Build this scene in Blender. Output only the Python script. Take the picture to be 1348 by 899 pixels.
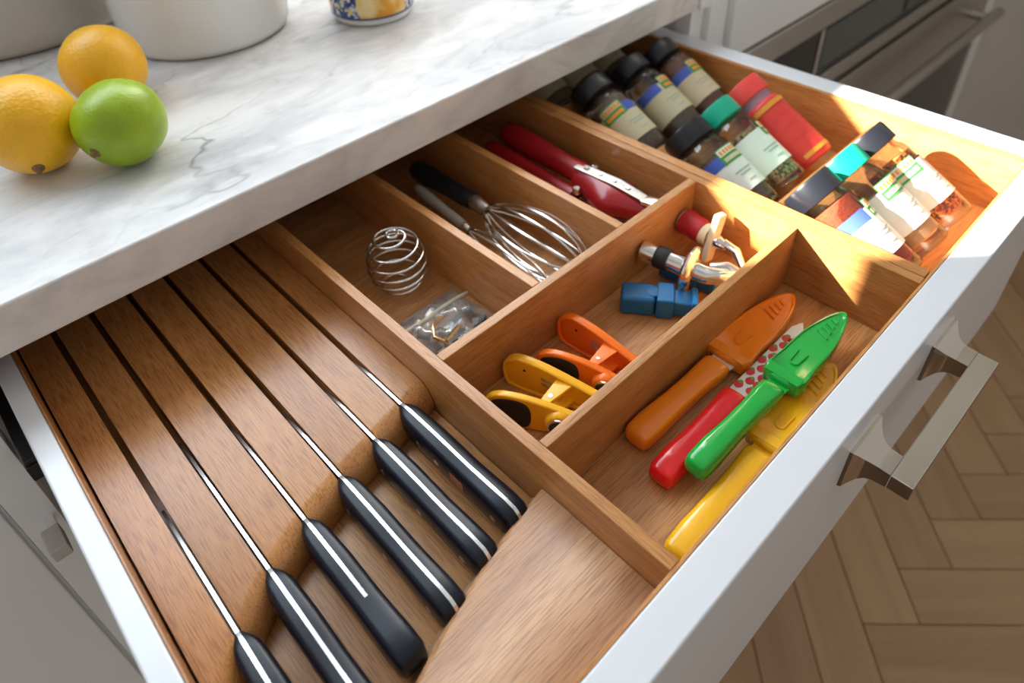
import bpy, bmesh, math, random
from mathutils import Vector, Matrix
random.seed(7)
for o in list(bpy.data.objects): bpy.data.objects.remove(o, do_unlink=True)
scene = bpy.context.scene
col = scene.collection

# ------------------------------------------------------------------ frame of reference
# One length unit (u) = 0.38 m.  z = 0 (u) is the top edge of the drawer, the floor lies 2.21 u below.
U = 0.38
DT = 2.21 * U
def W(p): return Vector((p[0]*U, p[1]*U, p[2]*U + DT))

# ------------------------------------------------------------------ camera
cd = bpy.data.cameras.new('camera'); cam = bpy.data.objects.new('camera', cd); col.objects.link(cam)
right = Vector((0.7269225, -0.6850150, -0.0483543))
down = Vector((-0.4484575, -0.4202080, -0.7888670))
fwd = Vector((0.5200668, 0.5951300, -0.6126588))
M = Matrix((right, -down, -fwd)).transposed().to_4x4()
M.translation = W((0, 0, 1))
cam.matrix_world = M
cd.sensor_width = 36; cd.lens = 952.3707 / 1348 * 36
cd.shift_x = (674 - 663.453) / 1348
cd.shift_y = (294.9575 - 449.5) / 1348
cd.clip_start = 0.02
cd.dof.use_dof = True; cd.dof.focus_distance = 1.28 * U; cd.dof.aperture_fstop = 5.6
scene.camera = cam

# ------------------------------------------------------------------ light
world = bpy.data.worlds.new('room_light'); scene.world = world; world.use_nodes = True
bg = world.node_tree.nodes['Background']
bg.inputs[0].default_value = (1.0, 0.965, 0.92, 1); bg.inputs[1].default_value = 0.43
WALL_Y = 3.08
SDX = 0.12
sd = Vector((SDX, -0.108, -0.0835)).normalized()          # sun travels this way
sl = bpy.data.lights.new('sun', 'SUN'); sun = bpy.data.objects.new('sun', sl); col.objects.link(sun)
sun.rotation_euler = sd.to_track_quat('-Z', 'Y').to_euler(); sun.location = W((-4, 4, 5))
sl.energy = 38.0; sl.angle = math.radians(0.53); sl.color = (1.0, 0.955, 0.89)
# window opening in the back wall (u): its left jamb and sill bound the sun patch on the drawer
WALL_T = 0.10
WX0 = 1.29 - (WALL_Y + WALL_T - 0.345) / 0.108 * SDX
WX1 = 3.0
WZ0 = (WALL_Y - 0.71) / 0.108 * 0.0835
WZ1 = 4.2
al = bpy.data.lights.new('window_daylight', 'AREA'); ao = bpy.data.objects.new('window_daylight', al); col.objects.link(ao)
al.shape = 'RECTANGLE'; al.size = (WX1 - WX0) * U; al.size_y = (WZ1 - WZ0) * U
al.energy = 32; al.color = (0.74, 0.87, 1.0)
ao.location = W(((WX0 + WX1) / 2, WALL_Y + 0.32, (WZ0 + WZ1) / 2))
ao.rotation_euler = Vector((0, -1, -0.25)).to_track_quat('-Z', 'Y').to_euler()
vs = scene.view_settings
vs.view_transform = 'Standard'; vs.look = 'None'; vs.gamma = 1; vs.use_curve_mapping = False
vs.exposure = 0.22

# ------------------------------------------------------------------ materials
def new_mat(name):
    m = bpy.data.materials.new(name); m.use_nodes = True
    nt = m.node_tree; b = nt.nodes['Principled BSDF']
    return m, nt, b
def N(nt, t, **kw):
    n = nt.nodes.new(t)
    for k, v in kw.items(): setattr(n, k, v)
    return n
def plain(name, c, rough=0.4, metal=0.0, spec=0.5, coat=0.0, noise=0.0, nscale=40, bump=0.0, bscale=200, sss=0.0):
    m, nt, b = new_mat(name)
    b.inputs['Base Color'].default_value = (*c, 1)
    b.inputs['Roughness'].default_value = rough; b.inputs['Metallic'].default_value = metal
    b.inputs['Specular IOR Level'].default_value = spec; b.inputs['Coat Weight'].default_value = coat
    b.inputs['Coat Roughness'].default_value = 0.08
    if sss: b.inputs['Subsurface Weight'].default_value = sss; b.inputs['Subsurface Radius'].default_value = (0.01, 0.006, 0.003); b.inputs['Subsurface Scale'].default_value = 0.6
    tc = N(nt, 'ShaderNodeTexCoord')
    if noise:
        n = N(nt, 'ShaderNodeTexNoise'); n.inputs['Scale'].default_value = nscale; n.inputs['Detail'].default_value = 5
        nt.links.new(tc.outputs['Object'], n.inputs['Vector'])
        r = N(nt, 'ShaderNodeValToRGB')
        r.color_ramp.elements[0].position = 0.3; r.color_ramp.elements[1].position = 0.7
        r.color_ramp.elements[0].color = (*[x*(1-noise) for x in c], 1); r.color_ramp.elements[1].color = (*[min(1, x*(1+noise)) for x in c], 1)
        nt.links.new(n.outputs['Fac'], r.inputs['Fac']); nt.links.new(r.outputs['Color'], b.inputs['Base Color'])
    if bump:
        n2 = N(nt, 'ShaderNodeTexNoise'); n2.inputs['Scale'].default_value = bscale; n2.inputs['Detail'].default_value = 3
        nt.links.new(tc.outputs['Object'], n2.inputs['Vector'])
        bp = N(nt, 'ShaderNodeBump'); bp.inputs['Strength'].default_value = bump; bp.inputs['Distance'].default_value = 0.002
        nt.links.new(n2.outputs['Fac'], bp.inputs['Height']); nt.links.new(bp.outputs['Normal'], b.inputs['Normal'])
    return m
def wood(name, light, dark, axis, rough=0.33, s=1.0, rz=0.0, pore=0.34):
    m, nt, b = new_mat(name)
    tc = N(nt, 'ShaderNodeTexCoord'); oi = N(nt, 'ShaderNodeObjectInfo')
    mul = N(nt, 'ShaderNodeVectorMath', operation='SCALE'); mul.inputs[0].default_value = (3.1, 5.7, 4.3)
    nt.links.new(oi.outputs['Random'], mul.inputs['Scale'])
    add = N(nt, 'ShaderNodeVectorMath', operation='ADD')
    nt.links.new(tc.outputs['Object'], add.inputs[0]); nt.links.new(mul.outputs[0], add.inputs[1])
    def mapped(along, across):
        mp = N(nt, 'ShaderNodeMapping'); mp.inputs['Rotation'].default_value = (0, 0, rz)
        sc = [across*s]*3; sc['xyz'.index(axis)] = along*s
        mp.inputs['Scale'].default_value = sc
        nt.links.new(add.outputs[0], mp.inputs['Vector']); return mp
    m1 = mapped(3.0, 46)                       # broad grain figure
    n1 = N(nt, 'ShaderNodeTexNoise'); n1.inputs['Scale'].default_value = 1; n1.inputs['Detail'].default_value = 4; n1.inputs['Distortion'].default_value = 0.7
    nt.links.new(m1.outputs[0], n1.inputs['Vector'])
    r1 = N(nt, 'ShaderNodeValToRGB'); e = r1.color_ramp.elements
    e[0].position = 0.32; e[0].color = (*dark, 1); e[1].position = 0.68; e[1].color = (*light, 1)
    nt.links.new(n1.outputs['Fac'], r1.inputs['Fac'])
    m2 = mapped(62, 1350)                       # short dark pores
    n2 = N(nt, 'ShaderNodeTexNoise'); n2.inputs['Scale'].default_value = 1; n2.inputs['Detail'].default_value = 2
    nt.links.new(m2.outputs[0], n2.inputs['Vector'])
    r2 = N(nt, 'ShaderNodeValToRGB'); e = r2.color_ramp.elements
    e[0].position = 0.36; e[0].color = (1-pore, 1-pore*1.15, 1-pore*1.25, 1); e[1].position = 0.54; e[1].color = (1, 1, 1, 1)
    nt.links.new(n2.outputs['Fac'], r2.inputs['Fac'])
    mx = N(nt, 'ShaderNodeMix', data_type='RGBA', blend_type='MULTIPLY'); mx.inputs[0].default_value = 1
    nt.links.new(r1.outputs[0], mx.inputs[6]); nt.links.new(r2.outputs[0], mx.inputs[7])
    # slight tone shift from board to board
    hs = N(nt, 'ShaderNodeHueSaturation'); mr = N(nt, 'ShaderNodeMapRange')
    mr.inputs['To Min'].default_value = 0.88; mr.inputs['To Max'].default_value = 1.10
    nt.links.new(oi.outputs['Random'], mr.inputs['Value']); nt.links.new(mr.outputs[0], hs.inputs['Value'])
    nt.links.new(mx.outputs[2], hs.inputs['Color']); nt.links.new(hs.outputs[0], b.inputs['Base Color'])
    b.inputs['Roughness'].default_value = rough
    bp = N(nt, 'ShaderNodeBump'); bp.inputs['Strength'].default_value = 0.25; bp.inputs['Distance'].default_value = 0.0006
    nt.links.new(n2.outputs['Fac'], bp.inputs['Height']); nt.links.new(bp.outputs['Normal'], b.inputs['Normal'])
    return m
def thin_glass(name, tint=(0.97, 0.97, 0.95), refl=0.10, rough=0.03, haze=0.0):
    m, nt, b = new_mat(name); nt.nodes.remove(b)
    out = nt.nodes['Material Output']
    t = N(nt, 'ShaderNodeBsdfTransparent'); t.inputs[0].default_value = (*tint, 1)
    g = N(nt, 'ShaderNodeBsdfGlossy'); g.inputs['Roughness'].default_value = rough
    lw = N(nt, 'ShaderNodeLayerWeight'); lw.inputs['Blend'].default_value = 0.25
    mr = N(nt, 'ShaderNodeMapRange'); mr.inputs['To Min'].default_value = refl*0.5; mr.inputs['To Max'].default_value = 0.75
    nt.links.new(lw.outputs['Fresnel'], mr.inputs['Value'])
    mx = N(nt, 'ShaderNodeMixShader'); nt.links.new(mr.outputs[0], mx.inputs[0]); nt.links.new(t.outputs[0], mx.inputs[1]); nt.links.new(g.outputs[0], mx.inputs[2])
    last = mx
    if haze:
        d = N(nt, 'ShaderNodeBsdfDiffuse'); d.inputs[0].default_value = (0.8, 0.78, 0.74, 1)
        mx2 = N(nt, 'ShaderNodeMixShader'); mx2.inputs[0].default_value = haze
        nt.links.new(mx.outputs[0], mx2.inputs[1]); nt.links.new(d.outputs[0], mx2.inputs[2]); last = mx2
    nt.links.new(last.outputs[0], out.inputs[0]); return m
def speckle(name, cols, scale=900, rough=0.7, bump=0.6):
    m, nt, b = new_mat(name)
    tc = N(nt, 'ShaderNodeTexCoord'); v = N(nt, 'ShaderNodeTexVoronoi'); v.inputs['Scale'].default_value = scale
    nt.links.new(tc.outputs['Object'], v.inputs['Vector'])
    sep = N(nt, 'ShaderNodeSeparateColor'); nt.links.new(v.outputs['Color'], sep.inputs[0])
    r = N(nt, 'ShaderNodeValToRGB'); r.color_ramp.interpolation = 'CONSTANT'
    els = r.color_ramp.elements
    while len(els) < len(cols): els.new(0.5)
    for i, c in enumerate(cols): els[i].position = i/len(cols); els[i].color = (*c, 1)
    nt.links.new(sep.outputs[0], r.inputs['Fac']); nt.links.new(r.outputs[0], b.inputs['Base Color'])
    b.inputs['Roughness'].default_value = rough
    bp = N(nt, 'ShaderNodeBump'); bp.inputs['Strength'].default_value = bump; bp.inputs['Distance'].default_value = 0.001
    nt.links.new(v.outputs['Distance'], bp.inputs['Height']); nt.links.new(bp.outputs['Normal'], b.inputs['Normal'])
    return m
def marble(name):
    m, nt, b = new_mat(name)
    tc = N(nt, 'ShaderNodeTexCoord')
    mp = N(nt, 'ShaderNodeMapping'); mp.inputs['Rotation'].default_value = (0.5, 0.3, 0.35); mp.inputs['Scale'].default_value = (0.9, 2.0, 1.5)
    nt.links.new(tc.outputs['Object'], mp.inputs['Vector'])
    def noise(sc, det, rough, dist, off):
        a = N(nt, 'ShaderNodeVectorMath', operation='ADD'); a.inputs[1].default_value = (off, off*2, off)
        nt.links.new(mp.outputs[0], a.inputs[0])
        n = N(nt, 'ShaderNodeTexNoise'); n.inputs['Scale'].default_value = sc; n.inputs['Detail'].default_value = det
        n.inputs['Roughness'].default_value = rough; n.inputs['Distortion'].default_value = dist
        nt.links.new(a.outputs[0], n.inputs['Vector']); return n
    def ramp(src, p0, c0, p1, c1):
        r = N(nt, 'ShaderNodeValToRGB'); e = r.color_ramp.elements
        e[0].position = p0; e[0].color = (*c0, 1); e[1].position = p1; e[1].color = (*c1, 1)
        nt.links.new(src, r.inputs['Fac']); return r.outputs[0]
    last = ramp(noise(6, 6, 0.6, 0.9, 0).outputs['Fac'], 0.30, (0.49, 0.49, 0.505), 0.58, (0.72, 0.715, 0.705))   # soft clouds
    streak = ramp(noise(14, 5, 0.6, 1.4, 5.1).outputs['Fac'], 0.36, (0.80, 0.80, 0.81), 0.52, (1, 1, 1))            # fine grey drifts
    for v, fac in ((streak, 0.75),):
        mx = N(nt, 'ShaderNodeMix', data_type='RGBA', blend_type='MULTIPLY'); mx.inputs[0].default_value = fac
        nt.links.new(last, mx.inputs[6]); nt.links.new(v, mx.inputs[7]); last = mx.outputs[2]
    # thin veins along the middle value of a noise, fading in and out
    for sc, w, dk, off in ((2.3, 0.007, 0.42, 0.7), (4.4, 0.005, 0.60, 3.7)):
        n1 = noise(sc, 5, 0.5, 0.25, off)
        sb = N(nt, 'ShaderNodeMath', operation='SUBTRACT'); sb.inputs[1].default_value = 0.5; nt.links.new(n1.outputs['Fac'], sb.inputs[0])
        ab = N(nt, 'ShaderNodeMath', operation='ABSOLUTE'); nt.links.new(sb.outputs[0], ab.inputs[0])
        vein = ramp(ab.outputs[0], 0.0, (dk, dk, dk*1.02), w, (1, 1, 1))
        fade = ramp(noise(3.1, 2, 0.5, 0, off+8).outputs['Fac'], 0.45, (0, 0, 0), 0.62, (1, 1, 1))
        mx = N(nt, 'ShaderNodeMix', data_type='RGBA', blend_type='MULTIPLY')
        nt.links.new(fade, mx.inputs[0]); nt.links.new(last, mx.inputs[6]); nt.links.new(vein, mx.inputs[7]); last = mx.outputs[2]
    nt.links.new(last, b.inputs['Base Color']); b.inputs['Roughness'].default_value = 0.30
    return m

OL, OD = (0.60, 0.280, 0.088), (0.47, 0.195, 0.054)
m_oak_y = wood('oak_grain_lengthwise', OL, OD, 'y')
m_oak_x = wood('oak_grain_crosswise', OL, OD, 'x')
m_oak_floor_x = wood('oak_board_crosswise', (0.64, 0.325, 0.120), (0.40, 0.18, 0.056), 'x', s=0.8)
m_oak_diag = wood('oak_grain_diagonal', (0.58, 0.33, 0.165), (0.37, 0.175, 0.075), 'x', rz=-0.12, s=0.75)
m_slat = wood('oak_slat', (0.53, 0.240, 0.076), (0.42, 0.172, 0.048), 'y', rough=0.26)
m_parquet = wood('parquet_oak', (0.47, 0.29, 0.155), (0.39, 0.23, 0.115), 'x', rough=0.45, s=0.4, pore=0.06)
m_subfloor = plain('parquet_joint', (0.16, 0.09, 0.045), 0.8)
m_marble = marble('veined_marble')
m_white = plain('white_gloss_paint_lifted', (0.86, 0.87, 0.87), 0.25, spec=0.5)  # cabinet copy of the white paint, lightened to make up for the shade there
m_drawer_white = plain('white_gloss_paint_dimmed', (0.70, 0.715, 0.74), 0.22, spec=0.4)  # drawer copy of the same white, toned down where strong daylight would clip
m_white_satin = plain('white_satin_paint', (0.84, 0.84, 0.83), 0.42)
m_nickel = plain('polished_nickel', (0.60, 0.55, 0.48), 0.12, 1.0)
m_chrome = plain('chrome', (0.82, 0.81, 0.79), 0.12, 1.0)
m_steel = plain('brushed_steel', (0.55, 0.52, 0.48), 0.32, 1.0)
m_bright = plain('ground_steel', (0.88, 0.89, 0.90), 0.22, 1.0)
m_black = plain('black_plastic', (0.010, 0.011, 0.015), 0.30)
m_knifeblack = plain('knife_handle_black', (0.007, 0.009, 0.016), 0.34, spec=0.32)
m_black_rubber = plain('black_rubber', (0.015, 0.014, 0.014), 0.55)
m_blackmetal = plain('black_metal', (0.02, 0.02, 0.022), 0.4)
m_ovenglass = plain('dark_oven_glass', (0.02, 0.018, 0.016), 0.10)
m_wall = plain('taupe_wall_paint', (0.62, 0.58, 0.52), 0.8, noise=0.03, nscale=3)
m_wallw = plain('white_wall_paint', (0.74, 0.73, 0.71), 0.8)
m_lemon = plain('lemon_peel', (0.82, 0.42, 0.004), 0.38, noise=0.10, nscale=22, bump=0.35, bscale=330, sss=0.08)
m_lime = plain('lime_peel', (0.27, 0.40, 0.006), 0.33, noise=0.16, nscale=26, bump=0.18, bscale=420, sss=0.06)
m_stem = plain('dry_stem', (0.22, 0.13, 0.05), 0.8, noise=0.3)
m_ceramic = plain('white_ceramic', (0.74, 0.725, 0.70), 0.20)
m_potgrey = plain('warm_grey_enamel', (0.50, 0.455, 0.40), 0.30)
m_orange = plain('orange_plastic', (0.95, 0.25, 0.008), 0.22, coat=0.3)
m_orange2 = plain('clip_orange_plastic', (0.95, 0.18, 0.010), 0.30)
m_yellow = plain('yellow_plastic', (0.93, 0.50, 0.010), 0.25, coat=0.2)
m_yellow2 = plain('clip_yellow_plastic', (0.93, 0.47, 0.015), 0.30)
m_red = plain('red_plastic', (0.86, 0.008, 0.016), 0.20, coat=0.3)
m_green = plain('green_plastic', (0.006, 0.38, 0.045), 0.18, coat=0.4)
m_darkred = plain('dark_red_plastic', (0.34, 0.010, 0.014), 0.25, coat=0.2)
m_blue = plain('blue_plastic', (0.004, 0.14, 0.36), 0.32)
m_rubberred = plain('red_rubber', (0.42, 0.012, 0.022), 0.45)
m_cream = plain('cream_plastic', (0.72, 0.60, 0.40), 0.4)
m_capgreen = plain('green_cap', (0.004, 0.36, 0.22), 0.32)
m_capred = plain('red_cap', (0.78, 0.06, 0.05), 0.35)
m_redlabel = plain('red_label', (0.72, 0.045, 0.035), 0.4)
m_labelw = plain('white_label', (0.76, 0.77, 0.68), 0.5)
m_labelc = plain('cream_label', (0.58, 0.52, 0.33), 0.5)
m_labelblue = plain('blue_label', (0.06, 0.11, 0.46), 0.5)
m_labelgreen = plain('green_label', (0.05, 0.30, 0.06), 0.5)
m_labelorange = plain('orange_print', (0.78, 0.30, 0.03), 0.5)
m_print = plain('grey_print', (0.38, 0.42, 0.36), 0.6)
m_glass = thin_glass('jar_glass')
m_bagfilm = thin_glass('bag_film', (0.93, 0.92, 0.90), 0.12, 0.12, haze=0.20)
m_paprika = speckle('paprika', ((0.42, 0.05, 0.012), (0.50, 0.08, 0.018), (0.36, 0.04, 0.01)), 1500)
m_chili = speckle('chili_flakes', ((0.62, 0.16, 0.02), (0.45, 0.06, 0.012), (0.75, 0.32, 0.05), (0.16, 0.04, 0.012)), 420)
m_seed = speckle('mixed_seed', ((0.42, 0.30, 0.12), (0.55, 0.42, 0.20), (0.26, 0.17, 0.06), (0.12, 0.07, 0.03)), 420)
m_pepper = speckle('ground_pepper', ((0.20, 0.13, 0.085), (0.14, 0.09, 0.06), (0.27, 0.19, 0.13)), 1200)
m_tan = speckle('tan_powder', ((0.56, 0.37, 0.21), (0.60, 0.41, 0.24)), 1500)
m_clove = speckle('brown_spice', ((0.12, 0.05, 0.022), (0.20, 0.09, 0.04), (0.07, 0.03, 0.015)), 480)

# ------------------------------------------------------------------ builders (all in u)
class Thing:
    pass
origin = {}
def tag(o, label=None, cat=None, group=None, kind=None):
    if label: o['label'] = label
    if cat: o['category'] = cat
    if group: o['group'] = group
    if kind: o['kind'] = kind
    return o
def thing(name, label, cat, at, group=None):
    o = bpy.data.objects.new(name, None); col.objects.link(o)
    o.empty_display_size = 0.02; o.location = W(at); origin[o.name] = W(at)
    return tag(o, label, cat, group)
def finish(name, bm, mat, parent=None, bevel=0.0, seg=2, smooth=38, at=None):
    if bevel:
        bmesh.ops.remove_doubles(bm, verts=bm.verts, dist=1e-5)
        ed = [e for e in bm.edges if len(e.link_faces) == 2 and e.calc_face_angle(0) > math.radians(25)]
        bmesh.ops.bevel(bm, geom=ed, offset=bevel, segments=seg, affect='EDGES', profile=0.5, clamp_overlap=True)
    bmesh.ops.recalc_face_normals(bm, faces=bm.faces)
    for f in bm.faces: f.smooth = True
    lim = math.radians(smooth)
    for e in bm.edges:
        if len(e.link_faces) == 2 and e.calc_face_angle(0) > lim: e.smooth = False
    if parent is not None: org = origin[parent.name]
    elif at is not None: org = W(at)
    else:
        xs = [v.co for v in bm.verts]
        org = W(((min(v.x for v in xs)+max(v.x for v in xs))/2, (min(v.y for v in xs)+max(v.y for v in xs))/2, min(v.z for v in xs)))
    for v in bm.verts: v.co = W(v.co) - org
    me = bpy.data.meshes.new(name); bm.to_mesh(me); bm.free()
    for m in (mat if isinstance(mat, (list, tuple)) else [mat]): me.materials.append(m)
    o = bpy.data.objects.new(name, me); col.objects.link(o)
    if bevel:
        wn = o.modifiers.new('weighted_normal', 'WEIGHTED_NORMAL'); wn.keep_sharp = True
    if parent is not None: o.parent = parent; origin[o.name] = org
    else: o.location = org; origin[o.name] = org
    return o
def B(): return bmesh.new()
def box(bm, x0, x1, y0, y1, z0, z1, mi=0):
    vs = [bm.verts.new((x, y, z)) for x in (x0, x1) for y in (y0, y1) for z in (z0, z1)]
    for f in ((0,1,3,2), (4,6,7,5), (0,4,5,1), (2,3,7,6), (0,2,6,4), (1,5,7,3)):
        bm.faces.new([vs[i] for i in f]).material_index = mi
    return bm
def obox(bm, c, ax, ay, az, mi=0):
    """box about c with half-axis vectors"""
    c, ax, ay, az = Vector(c), Vector(ax), Vector(ay), Vector(az)
    vs = [bm.verts.new(c + ax*i + ay*j + az*k) for i in (-1, 1) for j in (-1, 1) for k in (-1, 1)]
    for f in ((0,1,3,2), (4,6,7,5), (0,4,5,1), (2,3,7,6), (0,2,6,4), (1,5,7,3)):
        bm.faces.new([vs[i] for i in f]).material_index = mi
    return bm
def loft(bm, secs, cap=True, mi=0, ring=False):
    rows = [[bm.verts.new(p) for p in s] for s in secs]
    n = len(rows[0]); R = len(rows)
    for i in range(R if ring else R-1):
        a, b = rows[i], rows[(i+1) % R]
        for j in range(n):
            try: bm.faces.new((a[j], a[(j+1) % n], b[(j+1) % n], b[j])).material_index = mi
            except ValueError: pass
    if cap and not ring:
        bm.faces.new(rows[0][::-1]).material_index = mi; bm.faces.new(rows[-1]).material_index = mi
    return bm
def prism(bm, pts, vec, mi=0):
    vec = Vector(vec); return loft(bm, [[Vector(p) for p in pts], [Vector(p)+vec for p in pts]], mi=mi)
def frame(a):
    a = Vector(a).normalized(); t = Vector((0, 0, 1)) if abs(a.z) < 0.9 else Vector((1, 0, 0))
    e1 = a.cross(t).normalized(); return e1, e1.cross(a).normalized() if False else a.cross(e1).normalized()
def lathe(bm, prof, o, axis, seg=24, cap=True, mi=0, e=None):
    o = Vector(o); a = Vector(axis).normalized(); e1, e2 = e if e else frame(a)
    secs = [[o + a*h + (e1*math.cos(2*math.pi*k/seg) + e2*math.sin(2*math.pi*k/seg))*max(r, 1e-4) for k in range(seg)] for r, h in prof]
    return loft(bm, secs, cap, mi)
def tube(bm, pts, r, seg=8, closed=False, mi=0):
    pts = [Vector(p) for p in pts]; n = len(pts); secs = []
    prev = None
    for i, p in enumerate(pts):
        if closed: t = pts[(i+1) % n] - pts[i-1]
        else: t = pts[min(i+1, n-1)] - pts[max(i-1, 0)]
        t.normalize()
        if prev is None: e1, e2 = frame(t)
        else:
            e1 = (prev - t*prev.dot(t)).normalized(); e2 = t.cross(e1)
        prev = e1
        rr = r[i] if isinstance(r, (list, tuple)) else r
        secs.append([p + (e1*math.cos(2*math.pi*k/seg) + e2*math.sin(2*math.pi*k/seg))*rr for k in range(seg)])
    return loft(bm, secs, True, mi, ring=closed)
def interp(x, tab):
    tab = sorted(tab)
    if x <= tab[0][0]:
        a, b = tab[0], tab[1]
    elif x >= tab[-1][0]:
        a, b = tab[-2], tab[-1]
    else:
        for a, b in zip(tab, tab[1:]):
            if a[0] <= x <= b[0]: break
    return a[1] + (b[1]-a[1])*(x-a[0])/(b[0]-a[0])
def sbox(name, mat, parent, *b, bevel=0.003, seg=2):
    return finish(name, box(B(), *b), mat, parent, bevel, seg)

# ------------------------------------------------------------------ the setting
FL = -2.21
fl = finish('floor', box(B(), -5.4, 5.5, -5.0, 3.1, FL-0.1, FL-0.012), m_subfloor); tag(fl, kind='structure')
# herringbone parquet: planks at 45 degrees, one mesh shared by all
pw, pl = 0.232, 0.232*6
bmx = B(); box(bmx, -pl/2+0.002, pl/2-0.002, -pw/2+0.002, pw/2-0.002, -0.01, 0.0)
plank_proto = finish('plank', bmx, m_parquet, fl, bevel=0.0025, seg=1)
pm = plank_proto.data
for v in pm.vertices: v.co += origin[fl.name] - W((0, 0, 0))
first = True
def herring():
    c = math.cos(math.pi/4)
    for i in range(-12, 16):
        for j in range(-8, 9):
            # lattice of the herringbone: one plank along a, one along b
            a0 = i*pw + j*pl*0 ; b0 = i*pw
            ax, bx = a0 + j*(pl*1.0), b0 - j*(pl*1.0)
            yield (ax + pl/2, bx + pw/2, 0); yield (ax + pw*0 - pw/2 + 0.0, bx + pl/2 + 0.0, 1)
placed = []
def add_plank(a, b, o):
    global first
    a += 1.29 + 0.232; b += 1.389
    x, y = (a+b)/math.sqrt(2), (b-a)/math.sqrt(2)
    if not (0.2 < x < 5.4 and -1.5 < y < 1.2): return
    if x < 5.4 and (x*0.6 + y) < -0.2: pass
    p = plank_proto if first else plank_proto.copy()
    if not first: col.objects.link(p); p.parent = fl
    first = False
    p.location = W((x, y, FL)) - origin[fl.name]
    p.rotation_euler = (0, 0, -math.pi/4 + (math.pi/2 if o else 0))
for a, b, o in herring(): add_plank(a, b, o)

# back wall with its window (above and behind the counter) and the right wall
wb = B()
for q in ((-16, 5.5, FL, WZ0), (-16, 5.5, WZ1, 6.5), (-16, WX0, WZ0, WZ1), (WX1, 5.5, WZ0, WZ1)):
    box(wb, q[0], q[1], WALL_Y, WALL_Y+WALL_T, q[2], q[3])
tag(finish('wall_back', wb, m_wallw), kind='structure')
tag(finish('wall_right', box(B(), 5.49, 5.75, -1.0, WALL_Y, FL, 6.5), m_wall), kind='structure')
tag(finish('ceiling', box(B(), -6, 5.75, -1.5, WALL_Y, 6.5, 6.6), m_wallw), kind='structure')
wf = B()
for q in ((WX0, WX1, WZ0-0.001, WZ0+0.0), ): pass
t = 0.05
for q in ((WX0-0.12, WX1+0.12, WZ0-0.14, WZ0-0.03), (WX0-0.12, WX1+0.12, WZ1, WZ1+0.14), (WX0-0.12, WX0, WZ0, WZ1), (WX1, WX1+0.12, WZ0, WZ1)):
    box(wf, q[0], q[1], WALL_Y-0.03, WALL_Y-0.001, q[2], q[3])
tag(finish('window_1', wf, m_white_satin), kind='structure')

# ------------------------------------------------------------------ base cabinet around the drawer
YC = 1.2425      # counter front edge
YF = 1.27        # face of the cabinet frame
cab = thing('base_cabinet', 'white inset base cabinet under the marble worktop, holding the open drawer', 'cabinet', (0.9, 2.0, FL))
sbox('stile', m_white, cab, -0.2236, -0.157, YF, YF+0.06, FL+0.25, 0.088)
sbox('stile', m_white, cab, 1.975, 2.045, YF, YF+0.06, FL+0.25, 0.088)
sbox('rail', m_white, cab, -0.157, 1.975, YF+0.005, YF+0.06, 0.072, 0.088)
sbox('rail', m_white, cab, -0.157, 1.975, YF+0.005, YF+0.06, -0.66, -0.60)
sbox('side_panel', m_white_satin, cab, -0.215, -0.175, YF+0.06, 2.95, FL+0.25, 0.088)
sbox('side_panel', m_white_satin, cab, 1.985, 2.03, YF+0.06, 2.95, FL+0.25, 0.088)
sbox('back_panel', m_white_satin, cab, -0.175, 1.985, 2.90, 2.95, FL+0.25, 0.088)
sbox('plinth', m_white_satin, cab, -0.22, 2.04, YF+0.16, 2.9, FL, FL+0.25)
lo = sbox('lower_drawer_front', m_white, cab, -0.150, 1.968, YF+0.008, YF+0.055, -1.5, -0.665)
sbox('runner_block', plain('pale_runner_plastic', (0.56, 0.52, 0.49), 0.5), cab, -0.196, -0.162, 1.15, 1.212, -0.335, -0.30, bevel=0.004)
sbox('runner_arm', m_white, cab, -0.190, -0.168, 1.20, YF+0.0005, -0.345, -0.3355, bevel=0.001)
rr = finish('drawer_runner', box(box(B(), -0.150, -0.122, 1.2, 2.2, -0.165, -0.125), -0.147, -0.127, 1.2, 2.2, -0.12, -0.108), m_blackmetal, cab, 0.003)
finish('drawer_runner', box(B(), 1.968, 1.973, 0.9, 2.2, -0.165, -0.125), m_blackmetal, cab, 0.001)
lc = thing('base_cabinet', 'white cabinet door and carcass at the far left edge, beside the drawer stile', 'cabinet', (-1.5, 2.0, FL))
sbox('carcass', m_white_satin, lc, -2.7, -0.2237, YF+0.03, 2.95, FL+0.25, 0.088)
sbox('stile', m_white, lc, -0.2700, -0.2255, YF+0.012, YF+0.0299, FL+0.25, 0.088)
sbox('door', m_white, lc, -1.6, -0.2320, YF-0.004, YF+0.0118, FL+0.28, 0.06, bevel=0.006)
sbox('plinth', m_white_satin, lc, -2.7, -0.23, YF+0.16, 2.9, FL, FL+0.25)

# ------------------------------------------------------------------ worktop
ct = finish('worktop', box(B(), -2.7, 1.968, YC, WALL_Y-0.002, 0.0905, 0.1905), m_marble, None, 0.006, 3)
tag(ct, 'thick white and grey veined marble worktop above the drawer', 'worktop')

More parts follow.
